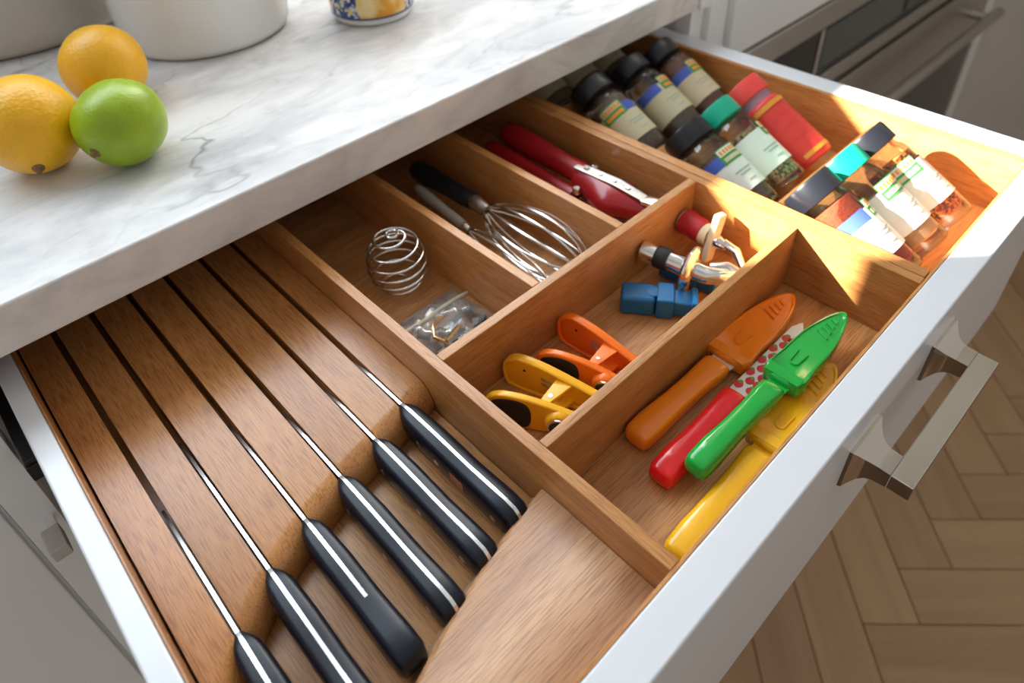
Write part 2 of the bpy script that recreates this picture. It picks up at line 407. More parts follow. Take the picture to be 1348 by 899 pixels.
# ------------------------------------------------------------------ tall oven cabinet and oven
YO = 1.235
tc_ = thing('oven_cabinet', 'white tall cabinet frame around the built-in oven', 'cabinet', (3.7, 2.0, FL))
sbox('stile', m_white, tc_, 1.971, 2.046, YO, YO+0.03, 0.0905, 3.0)
sbox('stile', m_white, tc_, 2.050, 2.155, YO+0.012, YO+0.05, FL+0.2, 3.0)
sbox('stile', m_white, tc_, 5.16, 5.485, YO, YO+0.05, FL+0.05, 3.0)
sbox('drawer_front', m_white, tc_, 2.163, 5.15, YO-0.012, YO+0.05, -0.15, 1.2, bevel=0.008)
sbox('carcass', m_white_satin, tc_, 2.05, 5.48, YO+0.62, 2.95, FL+0.05, 3.0)
sbox('plinth', m_white_satin, tc_, 2.06, 5.48, YO+0.05, YO+0.6, FL, FL+0.05)
ov = thing('oven', 'wide built-in oven with dark glass and steel bar handle, behind the open drawer', 'oven', (3.66, 1.5, FL+0.05))
sbox('body', m_steel, ov, 2.165, 5.155, YO+0.01, YO+0.6, FL+0.06, -0.165)
sbox('top_trim', m_steel, ov, 2.165, 5.155, YO-0.022, YO+0.01, -0.2635, -0.158, bevel=0.006)
cpn = sbox('control_panel', m_ovenglass, ov, 2.20, 5.12, YO-0.008, YO+0.01, -0.497, -0.266)
sbox('divider_strip', m_chrome, cpn, 2.893, 2.925, YO-0.014, YO-0.008, -0.48, -0.275, bevel=0.002)
sbox('display_glass', plain('grey_display_glass', (0.075, 0.085, 0.08), 0.12), cpn, 2.94, 3.75, YO-0.012, YO-0.008, -0.47, -0.285, bevel=0.001)
sbox('display_glass', plain('grey_display_glass', (0.045, 0.048, 0.045), 0.12), cpn, 3.80, 5.05, YO-0.012, YO-0.008, -0.47, -0.285, bevel=0.001)
sbox('lower_trim', m_steel, ov, 2.165, 5.155, YO-0.030, YO+0.01, -0.575, -0.50, bevel=0.01)
dr = sbox('door', m_steel, ov, 2.175, 5.145, YO-0.04, YO+0.01, FL+0.14, -0.60, bevel=0.008)
sbox('door_glass', m_ovenglass, dr, 2.30, 5.06, YO-0.046, YO-0.04, FL+0.3, -1.02, bevel=0.002)
hb = finish('handle', tube(B(), [(2.30, YO-0.15, -0.80), (4.99, YO-0.15, -0.80)], 0.032, 16), m_steel, dr, 0.004)
for x in (2.42, 4.86): finish('handle_post', tube(B(), [(x, YO-0.04, -0.80), (x, YO-0.15, -0.80)], 0.024, 12), m_steel, dr)
sbox('edge_trim', m_chrome, ov, 5.10, 5.125, YO-0.026, YO-0.0085, -0.49, -0.27, bevel=0.003)

# ------------------------------------------------------------------ the open drawer
FY0, FY1 = 0.168, 0.236
ZB = -0.165                         # compartment floor
dw = thing('drawer', 'open white drawer with oak-lined compartments and a nickel pull', 'drawer', (0.9, 0.7, -0.22))
fp = sbox('front_panel', m_drawer_white, dw, -0.150, 1.968, FY0, FY1-0.006, -0.515, 0.0, bevel=0.004, seg=3)
sbox('front_lining', m_oak_x, dw, -0.076, 1.885, FY1-0.0055, FY1, -0.21, -0.002, bevel=0.001)
sbox('side_panel', m_drawer_white, dw, -0.1145, -0.0775, FY1, 1.95, -0.20, 0.0, bevel=0.005, seg=3)
sbox('side_lining', m_oak_y, dw, -0.0772, -0.0735, FY1+0.001, 1.93, ZB, -0.001, bevel=0.001)
sbox('side_panel', m_drawer_white, dw, 1.895, 1.965, FY1, 1.95, -0.20, 0.0, bevel=0.005, seg=3)
sbox('side_lining', m_oak_y, dw, 1.880, 1.8947, FY1+0.001, 1.93, ZB, -0.002, bevel=0.001)
sbox('back_panel', m_drawer_white, dw, -0.077, 1.895, 1.93, 1.95, -0.20, 0.0)
sbox('bottom', m_oak_floor_x, dw, -0.077, 1.895, FY1+0.001, 1.93, -0.20, ZB, bevel=0)
bd = 0.0022
sbox('divider', m_oak_y, dw, 0.472, 0.494, FY1, 1.93, ZB, 0.0, bevel=bd)
sbox('divider', m_oak_y, dw, 1.278, 1.301, FY1, 1.93, ZB, 0.0, bevel=bd)
sbox('divider', m_oak_x, dw, 0.494, 1.278, 0.757, 0.778, ZB, 0.0, bevel=bd)
sbox('divider', m_oak_x, dw, 0.494, 1.278, 0.494, 0.5125, ZB, 0.0, bevel=bd)
sbox('divider', m_oak_y, dw, 0.746, 0.767, 0.778, 1.93, ZB, 0.0, bevel=bd)
sbox('divider', m_oak_y, dw, 1.012, 1.034, 0.778, 1.93, ZB, 0.0, bevel=bd)
# pull: square bar on two flared posts
hd = finish('handle', box(B(), 0.932, 1.322, 0.064, 0.104, -0.166, -0.130), m_nickel, fp, 0.003, 2)
for xc in (0.958, 1.296):
    secs = []
    for y, hx, hz in ((0.1681, 0.056, 0.050), (0.162, 0.055, 0.049), (0.156, 0.046, 0.040), (0.147, 0.036, 0.029), (0.137, 0.0295, 0.0225), (0.125, 0.0265, 0.0195), (0.1035, 0.0258, 0.0178)):
        zc = -0.148
        secs.append([(xc-hx, y, zc-hz), (xc+hx, y, zc-hz), (xc+hx, y, zc+hz), (xc-hx, y, zc+hz)])
    finish('handle_post', loft(B(), secs), m_nickel, fp, smooth=30)

# ------------------------------------------------------------------ knife block
ZS = -0.078
ZK = -0.138
curve = [(0.479, 0.822), (0.412, 0.805), (0.322, 0.782), (0.188, 0.748), (0.09, 0.709), (0.036, 0.676), (-0.002, 0.646), (-0.038, 0.615), (-0.08, 0.575)]
slots = [-0.001, 0.0775, 0.160, 0.245, 0.330, 0.410]
kb = thing('knife_block', 'flat oak in-drawer knife block with seven slats and a curved rounded front', 'knife block', (0.2, 1.0, ZB))
sbox('base_board', m_oak_floor_x if False else m_oak_y, kb, -0.0725, 0.471, FY1+0.002, 1.92, ZB+0.0005, ZK, bevel=0.001)
g = 0.0062
edges = [-0.0695] + slots + [0.4705]
rn = 0.046
for i in range(7):
    x0 = edges[i] + (g if i else 0.0); x1 = edges[i+1] - (g if i < 6 else 0.0)
    secs = []
    nx = 6
    for k in range(nx+1):
        x = x0 + (x1-x0)*k/nx
        yt = (((-1.46835*x + 3.11965)*x - 2.12604)*x + 0.825915)*x + 0.648918
        prof = [(x, 1.9, ZS), (x, 1.9, ZK+0.0005)]
        ye = yt - rn
        prof.append((x, ye+0.006, ZK+0.0005))
        for q in range(0, 8):
            a = math.pi/2*q/7
            prof.append((x, ye + rn*(1-math.cos(a)), ZS - 0.050*(1-math.sin(a))))
        secs.append(prof)
    finish('slat', loft(B(), secs), m_slat, kb, smooth=40)
wt = [(0.471, 0.486), (0.429, 0.476), (0.365, 0.463), (0.304, 0.449), (0.223, 0.427), (0.147, 0.397), (0.08, 0.362), (0.02, 0.325), (-0.0705, 0.262)]
secs = []
for k in range(41):
    x = -0.0705 + (0.471+0.0705)*k/40; y = (-0.39697*x + 0.500546)*x + 0.333726
    secs.append([(x, FY1+0.003, ZS), (x, FY1+0.003, ZK+0.0005), (x, y+0.030, ZK+0.0005), (x, y+0.022, ZK+0.012), (x, y+0.005, ZS-0.005), (x, y-0.002, ZS)])
finish('front_wedge', loft(B(), secs), m_oak_diag, kb, smooth=50)

# ------------------------------------------------------------------ chef's knives
def kitchen_knife(x, yb, yend, label, tang_end=1.0, blade=0.45, emblem=False, rivets=(0.22, 0.56, 0.86)):
    t = thing('kitchen_knife', label, 'knife', (x, (yb+yend)/2, ZK), 'black-handled knives in the knife block')
    L = yb - yend
    wtab = [(0, 0.006), (0.04, 0.0150), (0.10, 0.0215), (0.3, 0.0240), (0.6, 0.0230), (0.85, 0.0248), (0.95, 0.0240), (0.985, 0.0205), (1, 0.0130)]
    zt = [(0, -0.0770), (0.06, -0.0715), (0.3, -0.0690), (0.6, -0.0705), (0.88, -0.0660), (0.95, -0.0680), (0.98, -0.0740), (1, -0.0860)]
    zb = [(0, -0.120), (0.06, -0.1275), (0.3, -0.130), (0.6, -0.125), (0.85, -0.131), (0.95, -0.125), (0.985, -0.114), (1, -0.104)]
    secs = []
    ts = [0, 0.02, 0.05, 0.09, 0.14, 0.22, 0.32, 0.45, 0.6, 0.72, 0.82, 0.88, 0.92, 0.95, 0.97, 0.985, 0.995, 1]
    for q in ts:
        w, a, b = interp(q, wtab), interp(q, zt), interp(q, zb)
        zc, h = (a+b)/2, (a-b)/2; s = []
        for k in range(20):
            an = 2*math.pi*k/20; c, sn = math.cos(an), math.sin(an)
            p = 2/4.2
            s.append((x + w*math.copysign(abs(c)**p, c), yb - L*q, zc + h*math.copysign(abs(sn)**p, sn)))
        secs.append(s)
    finish('handle', loft(B(), secs), m_knifeblack, t, smooth=50)
    # full tang showing along the spine and round the butt
    up = [(yb - L*q, interp(q, zt)+0.0009) for q in ts if q <= tang_end]
    lo_ = [(yb - L*q, interp(q, zb)-0.0005) for q in ts if q <= tang_end]
    if tang_end >= 1: up[-1] = (up[-1][0]-0.001, up[-1][1]); lo_[-1] = (lo_[-1][0]-0.001, lo_[-1][1])
    pts = [(x-0.0029, y, z) for y, z in up + lo_[::-1]]
    finish('tang', prism(B(), pts, (0.0058, 0, 0)), m_bright, t, smooth=30)
    bl = [(yb-0.004, -0.0772), (yb+blade*0.5, -0.0795), (yb+blade*0.8, -0.089), (yb+blade, -0.118), (yb+blade*0.7, -0.134), (yb+0.02, -0.136), (yb+0.016, -0.118), (yb-0.004, -0.117)]
    finish('blade', prism(B(), [(x-0.0026, y, z) for y, z in bl], (0.0052, 0, 0)), m_bright, t)
    for q in rivets:
        y = yb - L*q; w = interp(q, wtab)
        finish('rivet', lathe(B(), [(0.0075, -0.003), (0.0075, w-0.001), (0.006, w+0.0006)], (x, y, -0.103), (-1, 0, 0), 12), m_steel, t)
    if emblem:
        y = yb - L*0.57; w = interp(0.57, wtab)
        e = finish('emblem', obox(B(), (x-w+0.0002, y, -0.103), (0.0008, 0, 0), (0, 0.017, 0), (0, 0, 0.009)), plain('emblem_red', (0.55, 0.16, 0.10), 0.4), t)
        e['label'] = 'small red square emblem'
    return t
starts = [0.632, 0.684, 0.716, 0.742, 0.762, 0.790]
ends = [0.325, 0.372, 0.422, 0.432, 0.455, 0.470]
lab = ['black-handled knife nearest the white drawer side, mostly cut off at the bottom edge',
       'black-handled knife second from the white drawer side, its bright spine running out of frame',
       'black-handled knife third from the white drawer side, its bright spine stopping partway along the handle',
       'black-handled knife third from the oak divider, lying level with the wedge edge',
       'black-handled knife second from the oak divider, between two riveted knives',
       'black-handled knife next to the oak divider, with a small red square emblem']
for i in range(6):
    kitchen_knife(slots[i], starts[i], ends[i], lab[i], tang_end=(0.6 if i == 2 else 1.0), emblem=(i == 5),
                  blade=(0.30, 0.36, 0.30, 0.22, 0.20, 0.20)[i], rivets=((0.24, 0.40, 0.86) if i == 5 else (0.16, 0.5, 0.86) if i != 2 else ()))

# ------------------------------------------------------------------ paring knives with sheaths (front compartment)
def smooth_poly(pts, n=4):
    """Catmull-Rom through a closed outline"""
    out = []; m = len(pts)
    for i in range(m):
        p0, p1, p2, p3 = (Vector((*pts[(i+k-1) % m], 0)) for k in range(4))
        for k in range(n):
            t = k/n
            q = 0.5*((2*p1) + (-p0+p2)*t + (2*p0-5*p1+4*p2-p3)*t*t + (-p0+3*p1-3*p2+p3)*t**3)
            out.append((q.x, q.y))
    return out
def paring_knife(label, butt, tip, z, hw, m, sheath=True, zt=None, lift=0.0, blade_mat=None, split=0.49):
    b, tp = Vector((butt[0], butt[1], 0)), Vector((tip[0], tip[1], 0))
    a = (tp-b).normalized(); L = (tp-b).length; s = Vector((-a.y, a.x, 0))
    mid = (b+tp)/2
    t = thing('paring_knife', label, 'paring knife', (mid.x, mid.y, z))
    def P(u, v, w): 
        q = b + a*u + s*v
        return (q.x, q.y, z + w + lift*(u/L))
    Lh = L*split
    secs = []
    for q, w, h0, h1 in ((0, 0.62, 0.010, 0.030), (0.012, 0.86, 0.004, 0.038), (0.05, 1.0, 0.0, 0.043), (0.2, 1.04, 0.0, 0.046), (0.45, 0.92, 0.002, 0.043), (0.7, 0.92, 0.002, 0.041), (0.88, 1.02, 0.002, 0.040), (0.97, 1.04, 0.004, 0.037), (1.0, 0.95, 0.007, 0.033)):
        sec = []; hc, hh = (h0+h1)/2, (h1-h0)/2
        for k in range(20):
            an = 2*math.pi*k/20; c, sn = math.cos(an), math.sin(an); p = 2/3.3
            sec.append(P(Lh*q, hw*w*math.copysign(abs(c)**p, c), hc + hh*math.copysign(abs(sn)**p, sn)))
        secs.append(sec)
    finish('handle', loft(B(), secs), m, t, smooth=55)
    # blade: straight spine on the +s side, curved belly
    bw = hw*1.05
    outl = [(Lh-0.02, bw*0.75), (L-0.03, bw*0.55), (L-0.004, bw*0.1), (L-0.02, -bw*0.25), (L-0.08, -bw*0.75), (L-0.16, -bw*0.95), (Lh+0.012, -bw*0.95), (Lh-0.02, -bw*0.75)]
    bo = finish('blade', prism(B(), [P(u, v, 0.019) for u, v in outl], (0, 0, 0.004)), blade_mat or m, t, smooth=30)
    if sheath:
        so = [(Lh+0.020, hw*1.48), (Lh+0.08, hw*1.54), (Lh+0.15, hw*1.44), (L-0.060, hw*1.06), (L-0.016, hw*0.52), (L+0.002, -hw*0.05), (L-0.010, -hw*0.58), (L-0.050, -hw*1.14), (Lh+0.15, -hw*1.56), (Lh+0.08, -hw*1.62), (Lh+0.020, -hw*1.56)]
        sm = smooth_poly(so, 3)
        bm = B()
        cu, cv = sum(p[0] for p in sm)/len(sm), sum(p[1] for p in sm)/len(sm)
        def ring(sc, w): return [P(cu+(u-cu)*sc, cv+(v-cv)*sc, w) for u, v in sm]
        loft(bm, [ring(0.96, 0.004), ring(1.0, 0.010), ring(1.0, 0.030), ring(0.965, 0.036), ring(0.90, 0.0365), ring(0.86, 0.0335)])
        sh = finish('sheath', bm, m, t, smooth=50)
        for k, q in enumerate((0.0, 0.016, 0.032, 0.048)):       # vent bars near the tip
            u = L-0.088+q
            hv = hw*(0.62-0.10*k)
            c = Vector(P(u, 0.0, 0.0350))
            finish('vent_bar', obox(B(), c, a*0.0042, (s*0.6+a*0.25).normalized()*hv, (0, 0, 0.0022)), m, sh, 0.001, 1)
        u0 = Lh+0.075                                           # finger latch: raised U
        pts = [P(u0+0.030, -0.008, 0.0345)] + [P(u0+0.010*math.cos(an)-0.0, 0.010*math.sin(an)+0.002, 0.0345) for an in (-2.2, -2.8, 3.14, 2.8, 2.2)] + [P(u0+0.030, 0.012, 0.0345)]
        finish('latch', tube(B(), pts, 0.0022, 6), m, sh)
        lip = finish('collar', loft(B(), [[P(Lh+0.018+q, v, w) for v, w in ((hw*1.51*f, 0.006), (hw*1.51*f, 0.0372), (-hw*1.59*f, 0.0372), (-hw*1.59*f, 0.006))] for q, f in ((0, 0.97), (0.004, 1.0), (0.022, 1.0), (0.026, 0.97))]), m, sh, 0.002, 1)
    return t, P, Lh, L, bw
zk = ZB + 0.001
floral = plain('printed_blade_white', (0.72, 0.70, 0.66), 0.3)
paring_knife('orange paring knife in its orange sheath, lying against the oak divider', (0.688, 0.462), (1.224, 0.450), zk, 0.0275, m_orange, blade_mat=floral)
tr, P, Lh, L, bw = paring_knife('red paring knife without sheath, white blade printed with red strawberries', (0.655, 0.382), (1.175, 0.390), zk, 0.0255, m_red, sheath=False, blade_mat=floral, split=0.485)
# strawberry print on the blade
bmp = B()
def disc(c, ru, rv, mi, flip=False):
    vs_ = [bmp.verts.new(P(c[0]+ru*math.cos(2*math.pi*k/12), c[1]+rv*math.sin(2*math.pi*k/12)*(1.0 if math.cos(2*math.pi*k/12) < 0.2 else 0.75), 0.0233 + 0.0001*mi)) for k in range(12)]
    bmp.faces.new(vs_).material_index = mi
u = Lh + 0.028; k = 0
while u < L-0.055:
    for v in ((0.012, -0.014) if k % 2 == 0 else (0.0, -0.024)):
        lim = interp(u, [(Lh, 0.020), (L-0.10, 0.018), (L, 0.002)]); liml = interp(u, [(Lh, -0.024), (L-0.15, -0.023), (L-0.06, -0.015), (L, 0.0)])
        if liml+0.003 < v < lim-0.001 or True:
            v = max(liml+0.007, min(lim-0.007, v))
            disc((u, v), 0.0122, 0.0092, 0); disc((u+0.0070, v), 0.0034, 0.0048, 1)
    u += 0.0215; k += 1
finish('strawberry_print', bmp, [plain('print_red', (0.62, 0.02, 0.02), 0.35), plain('print_green', (0.10, 0.30, 0.05), 0.35)], tr)
paring_knife('green paring knife in a green sheath, resting on the red and yellow knives', (0.690, 0.338), (1.205, 0.331), ZB+0.036, 0.0232, m_green, blade_mat=m_green, lift=0.004)
paring_knife('yellow paring knife in a yellow sheath, half hidden below the drawer front', (0.556, 0.276), (1.100, 0.292), zk, 0.0265, m_yellow, blade_mat=m_yellow)

# ------------------------------------------------------------------ bag clips
def clip(label, far0, far1, near0, near1, m, zf):
    t = thing('bag_clip', label, 'clip', ((far0[0]+near1[0])/2, (far0[1]+near1[1])/2, zf), 'magnetic bag clips')
    def arm(p0, p1, side):
        b = Vector((p0[0], p0[1], 0)); a = Vector((p1[0]-p0[0], p1[1]-p0[1], 0)); L = a.length; a.normalize(); s = Vector((a.y, -a.x, 0))*side
        # outline in the upright plane (u along the arm, z up)
        H = 0.086
        pts = [(0.0, 0.030), (0.004, 0.010), (0.02, 0.0), (0.10, 0.0), (L-0.02, 0.012), (L, 0.02), (L, 0.052), (L-0.04, 0.062), (0.10, H-0.004), (0.04, H), (0.012, H-0.012), (0.0, H-0.032)]
        pts = smooth_poly(pts, 3)
        def Q(u, w, d): return b + a*u + s*d + Vector((0, 0, zf+w))
        return Q, pts, L, a, s, H
    out = []
    Q, pts, L, a, s, H = arm(far0, far1, 1)
    o = finish('jaw', prism(B(), [Q(u, w, 0) for u, w in pts], s*-0.012), m, t, 0.002, 2)
    # raised rim on the inner face
    inner = [Q(u, w, 0.002) for u, w in pts]
    finish('rim', tube(B(), [Q(0.003+u*0.985, w*0.96+0.002, 0.004) for u, w in pts], 0.0042, 8, closed=True), m, o)
    finish('rivet_hole', lathe(B(), [(0.003, -0.0005), (0.003, 0.0008)], Q(0.045, 0.052, 0), s, 10), m_black_rubber, o)
    for dz in (0.038, 0.052): finish('spring_wire', tube(B(), [Q(0.085, dz, 0.004), Q(0.105, dz+0.002, 0.010), Q(0.125, dz, 0.02)], 0.0022, 6), m_steel, o)
    finish('jaw_pad', prism(B(), [Q(u, w, 0.0005) for u, w in ((L-0.035, 0.016), (L-0.004, 0.022), (L-0.004, 0.05), (L-0.035, 0.058))], s*0.010), m_black_rubber, o, 0.002)
    Q2, pts2, L2, a2, s2, H2 = arm(near0, near1, -1)
    n = finish('jaw', prism(B(), [Q2(u, w, 0) for u, w in pts2], s2*-0.016), m, t, 0.004, 3)
    # hinge tabs bridging the jaws
    for w0 in (0.070, 0.020):
        p1, p2 = Q(0.118, w0, -0.001), Q(0.155, w0, -0.001); p3, p4 = Q2(0.125, w0, -0.001), Q2(0.105, w0, -0.001)
        tb = finish('hinge_tab', prism(B(), [p1, p2, p3, p4], (0, 0, -0.008)), m, t, 0.002)
        if w0 > 0.05:
            c = (p3+p4)*0.5*0.72 + (p1+p2)*0.5*0.28
            finish('pin', lathe(B(), [(0.0045, 0), (0.004, 0.0018)], c, (0, 0, 1), 10), m_chrome, tb)
    # grip pad and magnet on the outer face
    gp = smooth_poly([(0.012, 0.020), (0.05, 0.006), (0.085, 0.008), (0.094, 0.040), (0.085, 0.072), (0.05, 0.079), (0.014, 0.064)], 4)
    finish('grip_pad', prism(B(), [Q2(u, w, -0.0155) for u, w in gp], s2*-0.0022), m_black_rubber, n, 0.0008, 1)
    mag = finish('magnet_boss', lathe(B(), [(0.030, 0.0), (0.029, 0.006), (0.026, 0.012), (0.024, 0.0135)], Q2(0.150, 0.040, -0.014), -s2, 20), m, n, smooth=60)
    finish('magnet', lathe(B(), [(0.0225, 0.0), (0.0225, 0.0035), (0.0205, 0.0045)], Q2(0.150, 0.040, -0.0272), -s2, 20), [m_chrome], mag)
    finish('magnet_face', lathe(B(), [(0.019, 0.0), (0.019, 0.0012)], Q2(0.150, 0.040, -0.0316), -s2, 20), m_black_rubber, mag)
    return t
clip('yellow bag clip with black grip pad, in the corner by the oak dividers', (0.632, 0.748), (0.705, 0.530), (0.548, 0.712), (0.660, 0.528), m_yellow2, ZB+0.001)
clip('orange bag clip with black grip pad, beside the yellow clip', (0.795, 0.750), (0.815, 0.530), (0.694, 0.716), (0.778, 0.528), m_orange2, ZB+0.001)

# ------------------------------------------------------------------ bottle stoppers
def blue_stopper(label, c, ang, z, s=1.0):
    t = thing('bottle_stopper', label, 'bottle stopper', (c[0], c[1], z))
    a = Vector((math.cos(ang), math.sin(ang), 0)); b = Vector((-a.y, a.x, 0)); up = Vector((0, 0, 1)); o = Vector((c[0], c[1], z))
    def bx(name, u0, u1, hw, h0, h1, par, bev=0.008):
        return finish(name, obox(B(), o + a*((u0+u1)/2*s) + up*((h0+h1)/2*s), a*((u1-u0)/2*s), b*hw*s, up*((h1-h0)/2*s)), m_blue, par, bev*s, 3)
    g = bx('grip', -0.095, -0.008, 0.033, 0.0, 0.058, t, 0.010)
    bx('collar', -0.006, 0.038, 0.036, 0.0, 0.062, t, 0.006)
    bx('plunger', 0.036, 0.085, 0.027, 0.006, 0.050, t, 0.005)
    bx('lip', 0.080, 0.095, 0.031, 0.003, 0.058, t, 0.004)
    finish('thumb_recess', lathe(B(), [(0.015*s, 0), (0.018*s, 0.0022*s), (0.012*s, 0.0028*s)], o + a*(-0.012*s) + up*(0.0575*s), up, 20), m_blue, g)
    return t
blue_stopper('blue plastic bottle stopper lying on the oak floor before the chrome pourer', (1.012, 0.652), math.radians(-54), ZB+0.001, 0.88)
blue_stopper('second blue bottle stopper, mostly hidden beneath the chrome pourer', (1.135, 0.655), math.radians(-80), ZB+0.001, 0.72)
def pourer():
    p0 = Vector((1.075, 0.752, -0.088)); p1 = Vector((1.106, 0.605, -0.092)); a = (p1-p0).normalized(); L = (p1-p0).length
    t = thing('wine_pourer', 'chrome wine pourer with black ring, lying over a blue stopper', 'wine pourer', (1.10, 0.66, -0.115))
    finish('tube', lathe(B(), [(0.018, 0.0), (0.0235, 0.002), (0.024, 0.05), (0.022, 0.052), (0.022, 0.08), (0.0235, 0.10), (0.022, 0.112)], p0, a, 24), m_chrome, t)
    finish('black_ring', lathe(B(), [(0.0252, 0.036), (0.0265, 0.038), (0.0265, 0.066), (0.0252, 0.068)], p0, a, 24), m_black_rubber, t)
    finish('flange', lathe(B(), [(0.024, 0.104), (0.048, 0.110), (0.054, 0.116), (0.054, 0.121), (0.046, 0.128), (0.024, 0.134)], p0, a, 32), m_chrome, t)
    q = p0 + a*0.13
    finish('spout', tube(B(), [q, q+a*0.03, q+a*0.05+Vector((0.006, 0, 0.004)), q+a*0.075+Vector((0.024, 0, -0.005))], [0.021, 0.020, 0.019, 0.016], 16), m_chrome, t)
    e = q + a*0.045
    e1 = Vector((0.55, -0.2, 0.3)).normalized()
    finish('lever', tube(B(), [e+Vector((0.035, 0.03, -0.01)), e+Vector((0.05, 0.0, 0.0)), e+Vector((0.06, -0.035, -0.012)), e+Vector((0.05, -0.055, -0.03))], [0.012, 0.014, 0.013, 0.010], 12), m_steel, t)
    finish('lever', tube(B(), [e+Vector((0.0, -0.01, 0.014)), e+Vector((0.025, -0.028, 0.010)), e+Vector((0.035, -0.045, -0.014))], [0.009, 0.010, 0.008], 10), m_chrome, t)
pourer()
def corkstop():
    t = thing('bottle_stopper', 'red rubber bottle stopper with cream crossbar and metal lever', 'bottle stopper', (1.225, 0.67, -0.14))
    p0 = Vector((1.232, 0.748, -0.085)); p1 = Vector((1.224, 0.678, -0.088)); a = (p1-p0).normalized()
    finish('plug', lathe(B(), [(0.026, 0.0), (0.031, 0.003), (0.033, 0.012), (0.029, 0.03), (0.030, 0.05), (0.028, 0.062)], p0, a, 24), m_rubberred, t)
    finish('end_disc', lathe(B(), [(0.024, -0.003), (0.026, -0.002), (0.026, 0.001)], p0, a, 24), m_cream, t)
    finish('neck', lathe(B(), [(0.024, 0.060), (0.027, 0.064), (0.025, 0.080)], p0, a, 24), m_cream, t)
    c = p0 + a*0.090
    finish('crossbar', obox(B(), c + Vector((0, 0, 0.004)), a*0.009, Vector((0.018, 0.0, 0.058)), Vector((0.017, 0, -0.005))), m_cream, t, 0.004, 2)
    q = p0 + a*0.098
    finish('hub', lathe(B(), [(0.015, 0), (0.017, 0.008), (0.010, 0.03)], q, a, 16), m_chrome, t)
    finish('lever', tube(B(), [q+a*0.02+Vector((0, 0, 0.01)), q+a*0.05+Vector((0.012, 0, -0.005)), q+a*0.075+Vector((0.010, 0, -0.035)), q+a*0.10+Vector((0.016, 0, -0.043)), q+a*0.125+Vector((0.024, 0, -0.036))], [0.010, 0.012, 0.011, 0.012, 0.007], 10), m_chrome, t)
corkstop()

# ------------------------------------------------------------------ whisk ball, zip bag, whisks, red tool
t = thing('wire_whisk_ball', 'egg-shaped coiled steel wire whisk ball standing on the oak floor', 'whisk ball', (0.655, 1.135, ZB))
pts = []
turns, n = 6.0, 160
for k in range(n+1):
    q = k/n; h = 0.156*q
    r = 0.056*math.sqrt(max(0.0, 1-(2*(q**0.9)-1)**2))*0.97 + 0.014
    an = 2*math.pi*turns*q
    pts.append((0.655 + r*math.cos(an), 1.135 + r*math.sin(an), ZB + 0.004 + h))
finish('coil', tube(B(), pts, 0.0032, 8), m_chrome, t, smooth=60)
pts2 = [(0.655 + 0.014*math.cos(a), 1.135 + 0.014*math.sin(a), ZB+0.160) for a in [2*math.pi*k/16 for k in range(16)]]
finish('end_loop', tube(B(), pts2, 0.0032, 8, closed=True), m_chrome, t)

bag = thing('zip_bag', 'clear plastic zip bag holding dark metal bits, beside the whisk ball', 'plastic bag', (0.63, 0.92, ZB))
cor = [(0.515, 1.035), (0.735, 1.040), (0.738, 0.79), (0.505, 0.795)]
def bagpt(u, v, h):
    p = [Vector((*c, 0)) for c in cor]
    q = (p[3]*(1-u)+p[2]*u)*(1-v) + (p[0]*(1-u)+p[1]*u)*v
    return Vector((q.x, q.y, ZB+0.002+h))
bm = B(); nu, nv = 26, 30
grid = {}
from mathutils import noise as mn
for lay in (0, 1):
    for i in range(nu+1):
        for j in range(nv+1):
            u, v = i/nu, j/nv
            edge = min(u, 1-u, v, 1-v)
            puff = min(1, edge*5)**0.6 * (0.055 if v < 0.68 else 0.026)
            h = 0.0 if lay == 0 else puff*(0.75+0.6*mn.noise(Vector((u*6, v*7, 1.3)))) + 0.010*mn.noise(Vector((u*17, v*15, 4)))*min(1, edge*8)
            if lay == 0 or edge > 0: grid[lay, i, j] = bm.verts.new(bagpt(u + 0.012*mn.noise(Vector((v*7, 2, 0))), v, max(h, 0.0005*lay)))
            else: grid[lay, i, j] = grid[0, i, j]
for lay in (0, 1):
    for i in range(nu):
        for j in range(nv):
            f = [grid[lay, i, j], grid[lay, i+1, j], grid[lay, i+1, j+1], grid[lay, i, j+1]]
            try: bm.faces.new(f)
            except ValueError: pass
finish('film', bm, m_bagfilm, bag, smooth=70)
finish('zip_strip', tube(B(), [bagpt(0.03+0.94*k/12, 0.74+0.003*math.sin(k*1.1), 0.034+0.002*math.sin(k*0.9)) for k in range(13)], [0.003]+[0.0055]*11+[0.003], 8), plain('zip_cream', (0.50, 0.44, 0.32), 0.5), bag)
random.seed(11)
m_bits = [plain('dark_bits', (0.035, 0.036, 0.038), 0.6), plain('grey_bits', (0.13, 0.13, 0.13), 0.6), plain('pale_bits', (0.36, 0.33, 0.29), 0.7)]
for k in range(64):
    u, v = random.uniform(0.10, 0.90), random.uniform(0.06, 0.64)
    c = bagpt(u, v, random.uniform(0.010, 0.020)); r = random.uniform(0.008, 0.015)
    ax = Vector((random.uniform(-1, 1), random.uniform(-1, 1), random.uniform(-0.4, 0.4))).normalized()
    e1, e2 = frame(ax)
    finish('metal_bit', obox(B(), c, ax*r*1.3, e1*r*0.7, e2*r*0.45), m_bits[0 if k % 5 < 3 else 1 if k % 5 == 3 else 2], bag, 0.002, 1)
m_brass = plain('brass_wire', (0.80, 0.48, 0.22), 0.2, 1.0)
finish('brass_hook', tube(B(), [bagpt(0.38, 0.36, 0.040), bagpt(0.32, 0.48, 0.044), bagpt(0.40, 0.60, 0.048), bagpt(0.55, 0.62, 0.046)], 0.005, 8), m_brass, bag)
finish('brass_hook', tube(B(), [bagpt(0.36, 0.36, 0.046), bagpt(0.56, 0.42, 0.048)], 0.005, 8), m_brass, bag)

